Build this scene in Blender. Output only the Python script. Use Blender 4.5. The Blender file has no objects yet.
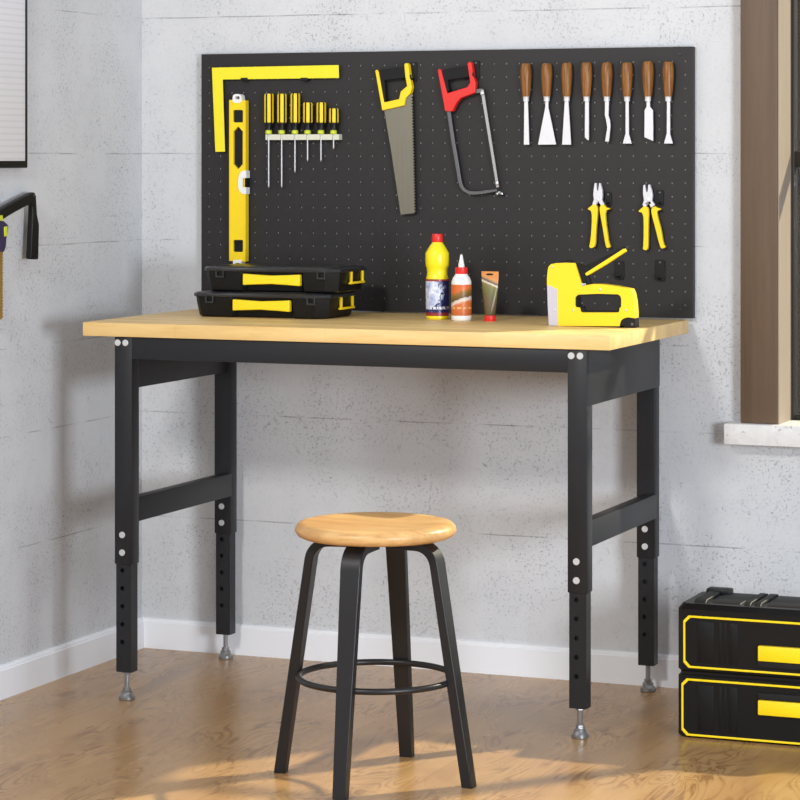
import bpy, bmesh, math, random
from mathutils import Vector, Matrix
from mathutils.geometry import tessellate_polygon
random.seed(4)
S = bpy.context.scene
COL = S.collection
PI = math.pi

# ------------------------------------------------------------------ camera
F, V0, YAW = 2696.88, 156.688, 0.382952
CAM = Vector((3.053057, -5.888205, 1.20245))
cs, sn = math.cos(YAW), math.sin(YAW)
cd = bpy.data.cameras.new('camera'); cam = bpy.data.objects.new('camera', cd); COL.objects.link(cam)
cam.location = CAM; cam.rotation_euler = (PI/2, 0, YAW)
cd.sensor_fit = 'HORIZONTAL'; cd.sensor_width = 36; cd.lens = F*36/800
cd.shift_y = (V0-400)/800; cd.clip_start = .05; cd.clip_end = 100
S.camera = cam

def on(ax, val, u, v):
    """point of the real plane (axis = val) that the photo shows at pixel u, v"""
    a = (u-400)/F; b = (V0-v)/F
    d = Vector((cs*a-sn, sn*a+cs, b))
    t = (val-CAM[ax])/d[ax]
    return CAM+d*t

def B(y, pts, ox=0, oy=0, sc=1):
    """photo outline -> (x, z) on the plane y (parallel to the pegboard)"""
    r = []
    for (u, v) in pts:
        p = on(1, y, ox+u/sc, oy+v/sc); r.append((p.x, p.z))
    return r

# ------------------------------------------------------------------ materials
def lin(c):
    return tuple(((x/255)/12.92 if x/255 <= .04045 else ((x/255+.055)/1.055)**2.4) for x in c)+(1,)

class N:
    def __init__(s, name):
        s.m = bpy.data.materials.new(name); s.m.use_nodes = True
        s.t = s.m.node_tree; s.n = s.t.nodes; s.l = s.t.links
        s.b = s.n['Principled BSDF']; s.out = s.n['Material Output']
        s._c = None
    def put(s, sock, v):
        if hasattr(v, 'is_output'): s.l.new(v, sock)
        else: sock.default_value = v
    def co(s):
        if s._c is None: s._c = s.n.new('ShaderNodeTexCoord').outputs['Object']
        return s._c
    def map(s, scale=(1, 1, 1), rot=(0, 0, 0), loc=(0, 0, 0), v=None):
        k = s.n.new('ShaderNodeMapping'); s.l.new(v or s.co(), k.inputs[0])
        k.inputs['Scale'].default_value = scale; k.inputs['Rotation'].default_value = rot; k.inputs['Location'].default_value = loc
        return k.outputs[0]
    def noise(s, v, scale, detail=2, rough=.5, dist=0):
        k = s.n.new('ShaderNodeTexNoise'); s.l.new(v, k.inputs['Vector'])
        k.inputs['Scale'].default_value = scale; k.inputs['Detail'].default_value = detail
        k.inputs['Roughness'].default_value = rough; k.inputs['Distortion'].default_value = dist
        return k.outputs['Fac']
    def math(s, op, a, b=0, c=0):
        k = s.n.new('ShaderNodeMath'); k.operation = op
        s.put(k.inputs[0], a); s.put(k.inputs[1], b); s.put(k.inputs[2], c)
        return k.outputs[0]
    def ramp(s, f, stops, interp='LINEAR'):
        k = s.n.new('ShaderNodeValToRGB'); s.l.new(f, k.inputs[0]); e = k.color_ramp.elements
        k.color_ramp.interpolation = interp
        while len(e) < len(stops): e.new(.5)
        for i, (p, c) in enumerate(stops):
            e[i].position = p; e[i].color = c if isinstance(c, tuple) else (c, c, c, 1)
        return k.outputs[0]
    def step(s, f, lo, hi):
        return s.ramp(f, [(lo, 0.), (hi, 1.)])
    def mix(s, f, a, b, mode='MIX'):
        k = s.n.new('ShaderNodeMix'); k.data_type = 'RGBA'; k.blend_type = mode
        s.put(k.inputs['Factor'], f); s.put(k.inputs['A'] if False else k.inputs[6], a); s.put(k.inputs[7], b)
        return k.outputs[2]
    def sep(s, v=None):
        k = s.n.new('ShaderNodeSeparateXYZ'); s.l.new(v or s.co(), k.inputs[0]); return k.outputs
    def bump(s, h, strength, dist=.002):
        k = s.n.new('ShaderNodeBump'); s.l.new(h, k.inputs['Height']); k.inputs['Strength'].default_value = strength
        k.inputs['Distance'].default_value = dist; s.l.new(k.outputs[0], s.b.inputs['Normal'])
    def set(s, color=None, rough=.5, metal=0, spec=.5, coat=0):
        if color is not None: s.put(s.b.inputs['Base Color'], color)
        s.put(s.b.inputs['Roughness'], rough); s.b.inputs['Metallic'].default_value = metal
        s.b.inputs['Specular IOR Level'].default_value = spec; s.b.inputs['Coat Weight'].default_value = coat
        return s.m

def plain(name, c, rough=.5, metal=0, spec=.5, var=.06, scale=30, bumpk=0, coat=0):
    """painted / moulded surface with a faint procedural unevenness"""
    k = N(name); f = k.noise(k.map(), scale, 3)
    c = lin(c); d = tuple(x*(1-var) for x in c[:3])+(1,); e = tuple(min(1, x*(1+var)) for x in c[:3])+(1,)
    col = k.mix(f, d, e)
    k.set(col, rough, metal, spec, coat)
    if bumpk: k.bump(k.noise(k.map(), 900, 2), bumpk, .0004)
    return k.m

def concrete():
    k = N('cast_concrete'); c = k.co()
    big = k.noise(c, 1.6, 3, .55); mid = k.noise(c, 9, 4, .6); fine = k.noise(c, 120, 3, .6)
    col = k.mix(k.step(big, .3, .7), lin((203, 204.6, 206.8)), lin((213, 214.6, 216.8)))
    col = k.mix(k.math('MULTIPLY', k.step(mid, .35, .75), .4), col, lin((190, 194, 199)))
    # small pits and scratches, clustered
    msk = k.step(k.noise(c, 4.5, 3, .6), .42, .60)
    p1 = k.step(k.noise(k.map((1, 1, .75), (.5, .6, .7)), 120, 3, .55, .6), .625, .665)
    p2 = k.step(k.noise(k.map((1, 1, .8), (.2, .3, 1.1), (3, 1, 2)), 60, 4, .6, .9), .69, .72)
    p3 = k.step(k.noise(k.map((1, 1, 1), (0, 0, 0), (7, 3, 5)), 190, 2, .5), .605, .655)
    pit = k.math('MULTIPLY', k.math('ADD', k.math('MULTIPLY', p1, .6), k.math('MULTIPLY', p3, .9)), k.math('ADD', k.math('MULTIPLY', msk, .7), .2))
    pit = k.math('MINIMUM', k.math('ADD', pit, k.math('MULTIPLY', p2, .6)), 1)
    # shutter-board seams
    x, y, z = k.sep()[:3]
    wob = k.math('MULTIPLY', k.math('SUBTRACT', k.noise(c, 5, 2), .5), .006)
    zz = k.math('ADD', z, wob); seam = None
    for h in (1.54, 1.21, 1.0, .775, .58, .325):
        q = k.math('COMPARE', zz, h, .0013); seam = q if seam is None else k.math('MAXIMUM', seam, q)
    seam = k.math('MULTIPLY', seam, k.step(k.noise(k.map((1, 1, .2)), 9, 3), .44, .6))
    dark = k.math('MINIMUM', k.math('ADD', k.math('MULTIPLY', pit, .55), k.math('MULTIPLY', seam, .5)), 1)
    col = k.mix(dark, col, lin((112, 112, 116)))
    k.set(col, .82, 0, .3)
    h = k.math('SUBTRACT', k.math('ADD', k.math('MULTIPLY', mid, .35), k.math('MULTIPLY', fine, .25)), k.math('ADD', pit, seam))
    k.bump(h, .55, .0028)
    return k.m

def floor_wood():
    k = N('oak_floor'); c = k.co()
    base = k.noise(k.map((5, .9, 1)), 1.6, 4, .55, .6)
    col = k.ramp(base, [(.25, lin((164, 125, 82))), (.5, lin((178, 140, 94))), (.75, lin((192, 155, 108)))])
    fib = k.noise(k.map((90, 5, 1)), 1.5, 3, .6)
    col = k.mix(k.math('MULTIPLY', k.step(fib, .4, .75), .22), col, lin((160, 112, 70)))
    # curling figure lines
    fig = k.noise(k.map((5.2, 1.5, 1), (0, 0, .12), (2, 5, 0)), 1.5, 2.5, .5, 1.1)
    w = k.math('PINGPONG', k.math('MULTIPLY', fig, 15), .5)
    ln = k.ramp(w, [(0, 1.), (.12, .5), (.26, 0.)])
    m = k.step(k.noise(k.map((3, 1.6, 1), (0, 0, 0), (9, 2, 0)), 2.2, 3), .42, .58)
    col = k.mix(k.math('MULTIPLY', k.math('MULTIPLY', ln, m), .7), col, lin((116, 78, 44)))
    kn = k.step(k.noise(k.map((1.5, .8, 1), (0, 0, 0), (4, 4, 0)), 9, 2, .5, .5), .70, .78)
    col = k.mix(k.math('MULTIPLY', kn, .5), col, lin((128, 84, 50)))
    br = k.n.new('ShaderNodeTexBrick'); k.l.new(k.map((1, 1, 1), (0, 0, PI/2)), br.inputs['Vector'])
    br.inputs['Scale'].default_value = 1; br.inputs['Brick Width'].default_value = 1.3; br.inputs['Row Height'].default_value = .165
    br.inputs['Mortar Size'].default_value = .0008; br.inputs['Color1'].default_value = (.93, .93, .93, 1); br.inputs['Color2'].default_value = (1, 1, 1, 1)
    br.inputs['Mortar'].default_value = (.72, .68, .64, 1)
    col = k.mix(1., col, br.outputs['Color'], 'MULTIPLY')
    k.set(col, k.math('ADD', k.math('MULTIPLY', base, .1), .22), 0, .42)
    k.bump(fib, .05, .0006)
    return k.m

def wood(name, a, b, dark, scale=(3, 40, 40), strips=None, rough=.42, ring=0):
    k = N(name)
    g = k.noise(k.map(scale), 1.0, 4, .6, .4)
    col = k.mix(k.step(g, .3, .7), lin(a), lin(b))
    f = k.noise(k.map(tuple(x*5 for x in scale)), 1.0, 3, .6)
    col = k.mix(k.math('MULTIPLY', k.step(f, .5, .8), .45), col, lin(dark))
    if ring:
        w = k.n.new('ShaderNodeTexWave'); k.l.new(k.map((1, 1, .25)), w.inputs['Vector'])
        w.inputs['Scale'].default_value = ring; w.inputs['Distortion'].default_value = 7; w.inputs['Detail'].default_value = 2; w.inputs['Detail Scale'].default_value = 1.2
        col = k.mix(k.math('MULTIPLY', k.step(w.outputs['Fac'], .55, .95), .5), col, lin(dark))
    if strips:
        br = k.n.new('ShaderNodeTexBrick'); k.l.new(k.map(), br.inputs['Vector'])
        br.inputs['Scale'].default_value = 1; br.inputs['Brick Width'].default_value = strips[0]; br.inputs['Row Height'].default_value = strips[1]
        br.inputs['Mortar Size'].default_value = .0004; br.offset = .37
        br.inputs['Color1'].default_value = (.80, .76, .70, 1); br.inputs['Color2'].default_value = (1, 1, 1, 1); br.inputs['Mortar'].default_value = (.7, .62, .52, 1)
        col = k.mix(.8, col, br.outputs['Color'], 'MULTIPLY')
    k.set(col, rough, 0, .4); k.bump(f, .04, .0005)
    return k.m

def label_cleaner():
    k = N('cleaner_label'); x, y, z = k.sep()[:3]
    n = k.noise(k.map((1, 1, 1)), 60, 4, .6, .8)
    dx = k.math('MULTIPLY', k.math('ADD', x, .008), 1.1); dz = k.math('SUBTRACT', z, .062)
    d = k.math('SQRT', k.math('ADD', k.math('MULTIPLY', dx, dx), k.math('MULTIPLY', k.math('MULTIPLY', dz, dz), .6)))
    d = k.math('ADD', d, k.math('MULTIPLY', k.math('SUBTRACT', n, .5), .06))
    splash = k.ramp(k.math('MULTIPLY', d, 20), [(.52, 1.), (.60, 0.)])
    col = k.mix(splash, lin((22, 26, 92)), k.mix(k.step(n, .35, .6), lin((150, 165, 205)), lin((238, 240, 245))))
    t = k.math('MULTIPLY', k.math('COMPARE', z, .026, .0032), k.step(k.noise(k.map((1, 1, .3)), 420, 1), .47, .52))
    col = k.mix(t, col, lin((225, 228, 240)))
    zz = k.math('MULTIPLY', z, 10)
    strip = k.ramp(zz, [(0, 1.), (.155, 0.), (.86, 1.)], 'CONSTANT')
    strip.node.color_ramp.elements[0].color = (1, 1, 1, 1)
    col = k.mix(strip, col, lin((150, 45, 40)))
    return k.set(col, .35)

def label_glue():
    k = N('glue_label'); x, y, z = k.sep()[:3]
    n = k.noise(k.map(), 90, 4, .6, 1)
    zs = k.math('ADD', z, k.math('MULTIPLY', x, -.35))
    zs = k.math('ADD', zs, k.math('MULTIPLY', k.math('SUBTRACT', n, .5), .012))
    col = k.ramp(k.math('MULTIPLY', zs, 10), [(0, lin((196, 98, 42))), (.26, lin((206, 112, 52))), (.31, lin((222, 208, 196))), (.36, lin((205, 190, 180))), (.38, lin((96, 72, 34))), (.50, lin((140, 104, 40))), (.56, lin((214, 108, 48)))])
    t = k.math('MULTIPLY', k.math('COMPARE', z, .019, .002), k.step(k.noise(k.map((1, 1, .4)), 420, 1), .47, .52))
    col = k.mix(t, col, lin((240, 190, 120)))
    return k.set(col, .4)

def tube_skin():
    k = N('tube_print'); x, y, z = k.sep()[:3]
    n = k.noise(k.map(), 120, 3, .6, .5)
    zs = k.math('ADD', z, k.math('ADD', k.math('MULTIPLY', x, .4), k.math('MULTIPLY', k.math('SUBTRACT', n, .5), .006)))
    col = k.ramp(k.math('MULTIPLY', zs, 9), [(0, lin((84, 72, 46))), (.45, lin((104, 88, 56))), (.62, lin((106, 106, 50))), (.72, lin((128, 116, 70))), (.75, lin((226, 214, 190))), (.785, lin((70, 66, 58))), (.85, lin((210, 150, 90))), (.88, lin((214, 140, 72)))])
    return k.set(col, .35)

def glass():
    k = N('window_glass'); t = k.n.new('ShaderNodeBsdfTransparent'); g = k.n.new('ShaderNodeBsdfGlossy'); x = k.n.new('ShaderNodeMixShader')
    t.inputs[0].default_value = (.93, .95, .94, 1); g.inputs['Roughness'].default_value = .02
    x.inputs[0].default_value = .05
    k.l.new(t.outputs[0], x.inputs[1]); k.l.new(g.outputs[0], x.inputs[2]); k.l.new(x.outputs[0], k.out.inputs[0])
    return k.m

def brushed(name, c, rough=.32):
    k = N(name); f = k.noise(k.map((200, 200, 8)), 1, 3)
    c = lin(c); col = k.mix(f, tuple(x*.85 for x in c[:3])+(1,), c)
    return k.set(col, rough, 1, .5)

MT = dict(
    wall=concrete(), floor=floor_wood(),
    white=plain('white_trim_paint', (238, 240, 244), .45, var=.02, scale=6),
    block=wood('butcher_block', (234, 196, 128), (246, 216, 152), (216, 170, 102), (3.2, 34, 34), (.36, .042)),
    seat=wood('turned_beech', (184, 134, 80), (214, 174, 116), (150, 100, 55), (5, 24, 40), None, .36),
    casing=wood('brown_window_wood', (92, 74, 58), (102, 83, 66), (80, 62, 48), (60, 60, 2.2), None, .5),
    hwood=wood('chisel_handle_wood', (132, 84, 34), (156, 106, 48), (84, 46, 16), (60, 60, 9), None, .38, 42),
    steelblack=plain('black_powder_coat', (30, 31, 34), .42, 0, .35, .08, 60, .06),
    stoolblack=plain('stool_black_lacquer', (30, 30, 32), .38, 0, .4, .08, 60),
    board=plain('pegboard_charcoal', (40, 38, 39), .5, 0, .32, .05, 20, .05),
    holeglint=plain('hole_glint_grey', (170, 168, 168), .8),  # pale tone paints the bright glints of the peg holes
    hook=plain('hook_black', (18, 18, 19), .5, 0, .3),
    yellow=plain('yellow_plastic', (248, 214, 22), .38, 0, .5, .03),
    lemon=plain('lemon_paint', (240, 226, 42), .45, 0, .4, .03),
    gunyellow=plain('yellow_enamel', (248, 212, 32), .35, 0, .5, .02),
    black=plain('black_plastic', (15, 15, 16), .42, 0, .3, .1),
    caseblack=plain('case_black_plastic', (14, 14, 15), .42, 0, .28, .1, 40, .05),
    lid=plain('smoky_lid', (40, 40, 42), .3, 0, .45, .08),
    grip=plain('soft_black_grip', (22, 22, 23), .7, 0, .3),
    red=plain('red_plastic', (222, 38, 34), .38, 0, .5, .04),
    whiteplastic=plain('white_plastic', (236, 236, 234), .4, 0, .5, .02),
    bottle=plain('yellow_bottle', (246, 226, 28), .32, 0, .5, .02),
    cream=plain('ivory_rack', (214, 214, 196), .45, 0, .4, .06, 80),
    amber=plain('amber_acetate', (172, 112, 36), .3),
    blade=brushed('saw_steel', (134, 131, 118), .42), steel=brushed('bright_steel', (232, 233, 238), .38),
    chisel=plain('polished_chisel_steel', (226, 226, 230), .3, .25, .5, .03),
    dullsteel=brushed('grey_frame_steel', (112, 112, 115), .45), zinc=brushed('zinc_bolt', (214, 214, 216), .34),
    bladegrey=brushed('hacksaw_blade_steel', (176, 176, 178), .4),
    chestlid=plain('matte_black_lid', (17, 17, 18), .55, 0, .3, .1),
    lightgrey=plain('grey_cast_metal', (196, 194, 204), .4, .1, .5, .03),
    hole=plain('dark_recess', (12, 12, 12), .8), vial=plain('dark_vial_window', (15, 18, 20), .2),
    cleaner=label_cleaner(), glue=label_glue(), tube=tube_skin(), glass=glass(),
    paper=plain('white_board_surface', (232, 232, 236), .4, 0, .4, .015),
    lit_reveal=wood('sunlit_reveal_wood', (150, 136, 120), (162, 147, 131), (136, 120, 104), (60, 60, 2.2), None, .5),  # paler than the frame: sunlight on the reveal put into the colour
    sash=plain('dark_window_sash', (40, 33, 29), .5),
    bolt=plain('flat_zinc_bolt', (204, 204, 204), .4, .25), footmetal=plain('grey_zinc_foot', (150, 151, 153), .32, .75),
    backdrop=plain('added_backdrop_dark', (34, 31, 30), .9, 0, .1),
    bronze=plain('bronze_chain', (196, 160, 84), .4, .6, .5, .2, 120), violet=plain('dark_violet_plastic', (52, 44, 76), .5),
    lime=plain('lime_plastic', (204, 214, 50), .4), sill=None)
def sillmat():
    k = N('painted_stone_sill'); c = k.co(); n = k.noise(c, 50, 4, .6); p = k.step(k.noise(c, 70, 2, .5, .6), .66, .70)
    col = k.mix(k.step(n, .3, .7), lin((222, 221, 219)), lin((236, 235, 233))); col = k.mix(k.math('MULTIPLY', p, .5), col, lin((140, 136, 130)))
    k.set(col, .7); k.bump(k.math('SUBTRACT', n, p), .4, .003); return k.m
MT['sill'] = sillmat()

# ------------------------------------------------------------------ mesh helpers
def nb(): return bmesh.new()

def box(bm, x0, x1, y0, y1, z0, z1, bev=0, seg=2, mi=0):
    vs = [bm.verts.new(p) for p in ((x0, y0, z0), (x1, y0, z0), (x1, y1, z0), (x0, y1, z0), (x0, y0, z1), (x1, y0, z1), (x1, y1, z1), (x0, y1, z1))]
    fs = [bm.faces.new([vs[i] for i in q]) for q in ((3, 2, 1, 0), (4, 5, 6, 7), (0, 1, 5, 4), (1, 2, 6, 5), (2, 3, 7, 6), (3, 0, 4, 7))]
    for f in fs: f.material_index = mi
    if bev:
        es = list({e for f in fs for e in f.edges})
        r = bmesh.ops.bevel(bm, geom=es, offset=bev, segments=seg, profile=.5, affect='EDGES')
        for f in r['faces']: f.material_index = mi
    return vs

def frame(d):
    d = Vector(d).normalized(); a = Vector((0, 0, 1)) if abs(d.z) < .9 else Vector((1, 0, 0))
    u = d.cross(a).normalized(); return u, d.cross(u).normalized(), d

def rings(bm, rs, mi=0, cap=True, closed=False):
    n = len(rs[0]); V = [[bm.verts.new(p) for p in r] for r in rs]
    rng = range(len(V)) if closed else range(len(V)-1)
    for i in rng:
        a, b = V[i], V[(i+1) % len(V)]
        for j in range(n):
            f = bm.faces.new((a[j], a[(j+1) % n], b[(j+1) % n], b[j])); f.material_index = mi
    if cap and not closed:
        f = bm.faces.new(V[0][::-1]); f.material_index = mi
        f = bm.faces.new(V[-1]); f.material_index = mi
    return V

def lathe(bm, base, prof, axis=(0, 0, 1), n=24, mi=0, sx=1, sy=1):
    """prof: (radius, height) pairs along axis from base"""
    u, w, d = frame(axis); base = Vector(base); rs = []
    for r, h in prof:
        rs.append([base+d*h+u*(r*sx*math.cos(2*PI*k/n))+w*(r*sy*math.sin(2*PI*k/n)) for k in range(n)])
    rings(bm, rs, mi)

def cyl(bm, a, b, r, r2=None, n=16, mi=0):
    a, b = Vector(a), Vector(b); lathe(bm, a, [(r, 0), (r if r2 is None else r2, (b-a).length)], b-a, n, mi)

def tube(bm, pts, r, n=8, mi=0, closed=False):
    pts = [Vector(p) for p in pts]; rs = []; N_ = len(pts); prev = None
    for i, p in enumerate(pts):
        if closed: t = pts[(i+1) % N_]-pts[i-1]
        else: t = pts[min(i+1, N_-1)]-pts[max(i-1, 0)]
        t.normalize()
        if prev is None: u, w, _ = frame(t)
        else:
            u = (prev-t*prev.dot(t)).normalized(); w = t.cross(u)
        prev = u
        rs.append([p+u*(r*math.cos(2*PI*k/n))+w*(r*math.sin(2*PI*k/n)) for k in range(n)])
    rings(bm, rs, mi, True, closed)

def prism(bm, outer, d0, d1, axis=1, holes=(), mi=0):
    """polygon (2-D) extruded along axis from d0 to d1; holes are cut right through"""
    def P(q, d):
        if axis == 1: return Vector((q[0], d, q[1]))
        if axis == 0: return Vector((d, q[0], q[1]))
        return Vector((q[0], q[1], d))
    loops = [list(outer)]+[list(h) for h in holes]
    flat = [q for l in loops for q in l]
    tri = tessellate_polygon([[Vector((q[0], q[1], 0)) for q in l] for l in loops])
    A = [bm.verts.new(P(q, d0)) for q in flat]; Z = [bm.verts.new(P(q, d1)) for q in flat]; fs = []
    for t in tri:
        try:
            fs.append(bm.faces.new([A[i] for i in t])); fs.append(bm.faces.new([Z[i] for i in t][::-1]))
        except ValueError: pass
    i0 = 0
    for l in loops:
        n = len(l)
        for i in range(n):
            a, b = i0+i, i0+(i+1) % n
            try: fs.append(bm.faces.new((A[a], A[b], Z[b], Z[a])))
            except ValueError: pass
        i0 += n
    for f in fs: f.material_index = mi
    bmesh.ops.recalc_face_normals(bm, faces=fs)

def smoothp(pts, it=1, closed=True):
    """corner-cutting of an outline"""
    for _ in range(it):
        o = []; n = len(pts)
        for i in range(n if closed else n-1):
            a, b = pts[i], pts[(i+1) % n]
            o += [(a[0]*.75+b[0]*.25, a[1]*.75+b[1]*.25), (a[0]*.25+b[0]*.75, a[1]*.25+b[1]*.75)]
        pts = o
    return pts

def origin(parent):
    o = Vector((0, 0, 0))
    while parent is not None: o += parent.location; parent = parent.parent
    return o

def obj(name, bm, mat, parent=None, at=None, bevel=0, smooth=35, label=None):
    """link one mesh (given in world coordinates) as one object; at = its origin in the world"""
    bmesh.ops.recalc_face_normals(bm, faces=bm.faces)
    o0 = origin(parent)
    at = Vector(at) if at is not None else o0
    bmesh.ops.translate(bm, verts=bm.verts, vec=-at)
    me = bpy.data.meshes.new(name); bm.to_mesh(me); bm.free()
    for m in (mat if isinstance(mat, (list, tuple)) else [mat]): me.materials.append(m)
    if smooth:
        me.polygons.foreach_set('use_smooth', [True]*len(me.polygons)); me.set_sharp_from_angle(angle=math.radians(smooth))
    o = bpy.data.objects.new(name, me); COL.objects.link(o); o.parent = parent; o.location = at-o0
    if bevel:
        b = o.modifiers.new('bevel', 'BEVEL'); b.width = bevel; b.segments = 2; b.limit_method = 'ANGLE'; b.angle_limit = math.radians(50)
    if label: o['label'] = label
    return o

def tag(o, label, cat, group=None):
    o['label'] = label; o['category'] = cat
    if group: o['group'] = group
    return o

def thing(name, label, cat, loc, group=None):
    o = bpy.data.objects.new(name, None); COL.objects.link(o); o.location = loc; o.empty_display_size = .05
    return tag(o, label, cat, group)

def struct(name, bm, mat, **k):
    o = obj(name, bm, mat, **k); o['kind'] = 'structure'; return o

# ------------------------------------------------------------------ the room
WX0, WX1, WZ0, WZ1 = 1.598, 2.95, .61, 2.15          # window opening in the back wall
WT = .11                                              # wall thickness
bm = nb(); box(bm, -.12, 5.2, -5, .12, -.06, .003); struct('floor', bm, MT['floor'])
bm = nb(); prism(bm, [(-.12, 0), (5.2, 0), (5.2, 2.7), (-.12, 2.7)], 0, WT, 1, [[(1.52, .57), (WX1+.08, .57), (WX1+.08, WZ1+.08), (1.52, WZ1+.08)]])
struct('wall_back', bm, MT['wall'], smooth=0)
bm = nb(); box(bm, -.12, 0, -3, 0, 0, 2.7); struct('wall_left', bm, MT['wall'], smooth=0)

def skirting(name, pts):
    """profile (distance from wall, z) swept along the wall"""
    prof = [(0, .003), (.012, .003), (.012, .066), (.009, .0685), (.009, .071), (.006, .0750), (0, .0760)]
    bm = nb(); rings(bm, [[Vector(f(d, z)) for d, z in prof] for f in pts]); return struct(name, bm, MT['white'], smooth=0)
skirting('baseboard_back', [lambda d, z: (0, -d, z), lambda d, z: (5.2, -d, z)])
skirting('baseboard_left', [lambda d, z: (d, -d, z), lambda d, z: (d, -3, z)])

# window: brown wooden frame set in the wall, stone sill, glass, added dark backdrop behind the pane
win = bpy.data.objects.new('window_1', None); COL.objects.link(win); win.location = (2.25, 0, WZ0); win['kind'] = 'structure'
bm = nb()
for x0, x1 in ((1.513, WX0), (WX1, WX1+.085)): box(bm, x0, x1, -.04, WT, WZ0, WZ1+.085, .003)
box(bm, WX0, WX1, -.04, WT, WZ1, WZ1+.085, .003)
obj('window_frame', bm, MT['casing'], win)
bm = nb()
for x0, x1 in ((WX0, WX0+.010), (2.24, 2.30), (WX1-.03, WX1)): box(bm, x0, x1, .076, .106, WZ0, WZ1, .002)
for z0, z1 in ((WZ0, WZ0+.012), (1.18, 1.215), (WZ1-.03, WZ1)): box(bm, WX0, WX1, .078, .104, z0, z1, .002)
obj('window_sash', bm, MT['sash'], win)
bm = nb(); box(bm, WX0-.001, WX0+.0025, -.036, .077, WZ0, WZ1); obj('sunlit_reveal', bm, MT['lit_reveal'], win)  # thin skin on the jamb, its sunlit brightness painted in
bm = nb(); box(bm, WX0+.008, WX1-.008, .088, .092, WZ0+.006, WZ1-.01); obj('window_pane', bm, MT['glass'], win)
bm = nb()
box(bm, 1.479, WX1+.12, -.056, WT+.03, .562, .6095, .004)
obj('window_sill', bm, MT['sill'], win)
bm = nb(); box(bm, -2.2, 1.95, 1.15, 1.4, -.1, 3.2); struct('dark_backdrop', bm, MT['backdrop'])  # added to hide the bright sky, so the glass reads dark

# ------------------------------------------------------------------ workbench
H = .8363; TX, TY, TW, TD, TH = .1695, -.6113, 1.2205, .587, .0305
bench = thing('workbench', 'long workbench with pale butcher block top and black adjustable steel legs', 'workbench', (TX+TW/2, TY+TD/2, 0))
bm = nb(); box(bm, TX, TX+TW, TY, TY+TD, H-TH, H, .0018); obj('tabletop', bm, MT['block'], bench, at=(TX, TY-.01, H-TH), label='pale laminated butcher block tabletop')
ZB = H-TH; FY0 = -.605; LW, LD = .043, .036
XL, XR = .2455, 1.2965; YB = -.085
bm = nb(); box(bm, XL+LW-.004, XR+.004, FY0+.001, FY0+.030, .757, ZB, .0015); obj('front_rail', bm, MT['steelblack'], bench)
bm = nb(); box(bm, XL+LW-.004, XR+.004, YB+LD-.026, YB+LD-.001, .757, ZB, .0015); obj('rear_rail', bm, MT['steelblack'], bench)
for xs, x0, x1 in ((-1, XL+.002, XL+.026), (1, XR+LW-.022, XR+LW+.001)):
    bm = nb(); box(bm, x0, x1, FY0+LD-.02 if xs < 0 else FY0+.004, YB+.012 if xs < 0 else YB+LD-.034, .689, ZB, .0015); obj('side_panel', bm, MT['steelblack'], bench)
    bm = nb(); xa = XL+.008 if xs < 0 else XR+.008
    box(bm, xa, xa+.028, FY0+LD-.004, YB+.006, .394, .448, .0015); obj('side_crossbar', bm, MT['steelblack'], bench)

def bolt(parent, x, y, z, r=.0072):
    bm = nb(); lathe(bm, (x, y, z), [(r, 0), (r, .0016), (r*.9, .0024), (r*.42, .0026), (r*.40, .0014), (.0006, .0014)], (0, -1, 0), 20)
    obj('bolt', bm, MT['bolt'], parent, label='bright zinc bolt head')

def leg(x, y, top2):
    bm = nb(); box(bm, x, x+LW, y, y+LD, .304, ZB, .0022); lg = obj('leg', bm, MT['steelblack'], bench)
    # lower telescopic tube with round adjustment holes in its front face
    zb = .066 if top2 else .063; x0, x1, y0, y1 = x+.003, x+LW-.003, y+.0028, y+LD-.0028
    bm = nb(); hx = (x0+x1)/2-.003; holes = []
    for z in (.290, .2505, .211, .1715, .132):
        holes.append([(hx+.0053*math.cos(k*PI/5), z+.0053*math.sin(k*PI/5)) for k in range(10)])
    prism(bm, [(x0, zb), (x1, zb), (x1, .33), (x0, .33)], y0, y0+.0022, 1, holes)
    box(bm, x0, x1, y0+.0085, y1, zb, .33)
    for xa, xb in ((x0, x0+.004), (x1-.004, x1)): box(bm, xa, xb, y0+.0022, y0+.0085, zb, .33)
    box(bm, x0+.004, x1-.004, y0+.0022, y0+.0085, zb, .07)
    obj('leg_extension', bm, MT['steelblack'], lg, smooth=0)
    cx, cy = (x0+x1)/2, (y0+y1)/2; bm = nb()
    lathe(bm, (cx, cy, .003), [(.0165, 0), (.0175, .002), (.0175, .0080), (.0160, .0095), (.0122, .0150), (.0122, .0190), (.0100, .0205)], n=24)
    lathe(bm, (cx, cy, .0235), [(.0092, 0), (.0092, .007)], n=6)
    cyl(bm, (cx, cy, .03), (cx, cy, .066), .0056, n=12)
    lathe(bm, (cx, cy, .0610), [(.0095, 0), (.0095, .005)], n=6)
    obj('leveling_foot', bm, MT['footmetal'], lg, smooth=25, label='zinc screw levelling foot')
    for z in (.369, .330): bolt(lg, hx+.001, y, z)
    if top2:
        for dx in (.0085, .0275): bolt(lg, x+dx, y, .7925)
leg(XL, FY0, True); leg(XR, FY0, True); leg(XL-.008, YB, False); leg(XR-.010, YB, False)

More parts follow.
